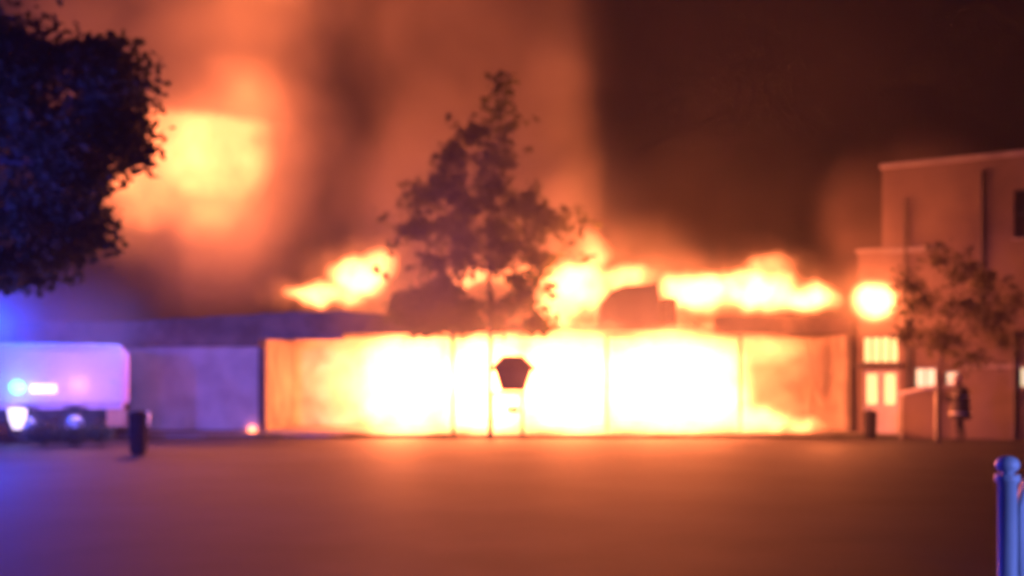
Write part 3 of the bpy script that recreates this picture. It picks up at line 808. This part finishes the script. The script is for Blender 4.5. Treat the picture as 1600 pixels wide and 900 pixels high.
fl('wall of white fire filling the open front', (850, 685), 34.3,
   ((480, 600, 130, 105, 1.2, .03, .1), (560, 600, 110, 105, 1.2, .14, .1), (640, 600, 120, 110, 1.2, .8, .25), (760, 605, 140, 110, 1.3, 1, .3), (890, 600, 150, 110, 1.3, 1, .3), (1030, 600, 150, 110, 1.3, 1, .3), (1110, 605, 80, 105, 1.2, .9, .3)), 24, (1.0, .5))
fl('low white flame on the floor right of the wall of fire', (1205, 685), 31.7,
   ((1190, 660, 70, 32, .6, 1, .2), (1245, 665, 60, 26, .5, .6, .1)), 22)
fl('yellow flame under the eaves at the right end', (1200, 560), 34.6, ((1200, 545, 90, 32, .7, 1, .1),), 6)
fl('yellow flames licking the eaves right of the tall tree', (985, 530), 31.2,
   ((915, 518, 80, 20, .3, 1, .1), (1050, 520, 95, 18, .3, 1, .1)), 12, halo=(1.5, .08))
fl('yellow flames licking the eaves under the dome-shaped tree', (640, 545), 31.3,
   ((590, 540, 60, 20, .25, .35, .1), (700, 530, 90, 20, .25, .8, .1), (800, 525, 70, 18, .25, .8, .1)), 9, halo=(1.5, .08))
fl('low fire running along the ground before the open front', (850, 688), 31.2,
   ((650, 676, 100, 12, .25, 1, .1), (780, 676, 90, 11, .25, .8, .1), (915, 680, 95, 16, .3, 1, .1), (1060, 674, 110, 14, .25, .9, .1), (900, 684, 70, 9, .3, .7, .1)), 34, warp=(1.8, .35), halo=(1.5, .06))
fl('tiny flame on the ground at the corner of the purple wall', (394, 680), 31.6, ((394, 672, 12, 12, .18, 1, .2),), 40, (2, .05))

# ================================================================== SMOKE AND HAZE
def sm(label, base_px, D, lumps_px, density, **kw):
    b_ = pt(*base_px, D); pp_ = FPX / D; L_ = []
    for (px, py, rx, rz, ry, wt, inner) in lumps_px:
        c = pt(px, py, D) - b_
        L_.append((c.x, 0, c.z, rx / pp_, ry, rz / pp_, wt, inner))
    return smoke(label, b_, L_, density, **kw)
sm('glowing orange smoke rolling up behind the left tree', (310, 480), 43.5,
   ((350, 250, 230, 300, 5, 1, .45), (360, -40, 240, 330, 5, 1, .5), (150, 100, 220, 260, 5, .9, .3), (340, 390, 240, 110, 3.5, .8, .2), (440, 180, 75, 280, 3.5, 1, .3)), .22, albedo=(.78, .7, .66))
sm('brown smoke column rising behind the tall tree', (730, 470), 40,
   ((740, 320, 240, 260, 4, 1, .5), (740, 40, 250, 350, 4, .9, .35), (850, 330, 130, 260, 3, 1.1, .3)), .17, albedo=(.62, .54, .5))
sm('thin dark smoke drifting over the right half of the roof', (1180, 450), 41,
   ((1130, 330, 260, 200, 4, 1, .2), (1200, 120, 330, 250, 5, .3, .2)), .035)

sm('thin smoke added in front of the burning building as a veil of glare', (850, 690), 29.0,
   ((760, 420, 330, 330, 1.8, 1, .1), (800, 600, 230, 120, 1.6, 1, .1), (1000, 540, 350, 220, 1.8, .9, .1)), .24, warp=(.5, 1.0), albedo=(.82, .8, .8))  # added volume, its glow stands in for glare around the fire
sm('orange-lit smoke climbing off the roof right of the tall tree', (890, 470), 35.0,
   ((890, 330, 75, 230, 1.2, 1, .1), (880, 150, 80, 230, 1.2, .6, .1), (1000, 390, 150, 80, 1.0, .7, .1)), .3, warp=(.5, 1.2), albedo=(.8, .74, .7))
sm('smoke drifting across the left edge of the two-storey building', (1350, 480), 28.4,
   ((1350, 380, 110, 190, 1.0, 1, .1), (1440, 300, 130, 120, .8, .7, .1), (1470, 480, 130, 130, 1.0, .35, .1)), .5, warp=(.5, 1.0), albedo=(.62, .5, .42))
sm('brown smoke curling inside the right end of the burning room', (1230, 685), 34.2,
   ((1205, 605, 75, 34, .6, 1, .2), (1295, 575, 70, 70, .9, 1, .2)), 1.3, warp=(.9, .5), albedo=(.35, .3, .28))
sm('thin smoke lit blue by the beacons round the pale truck', (50, 690), 25.0,
   ((30, 540, 260, 170, 2.2, 1, .1), (-120, 560, 260, 200, 2.4, 1, .1)), .14, warp=(.4, 1.0), albedo=(.5, .55, .62))
bm = bmesh.new(); box(bm, -45, 45, -6, 62, -1, 24)
m, nt, n, l = mat('haze_air'); n.remove(n['Principled BSDF'])
v = n.new('ShaderNodeVolumePrincipled'); v.inputs['Color'].default_value = (.85, .82, .8, 1); v.inputs['Density'].default_value = .0018
v.inputs['Anisotropy'].default_value = .2
l.new(v.outputs[0], n['Material Output'].inputs['Volume'])
tag(obj('haze', bm, m), 'smoky haze hanging over the whole yard', 'haze', kind='stuff')
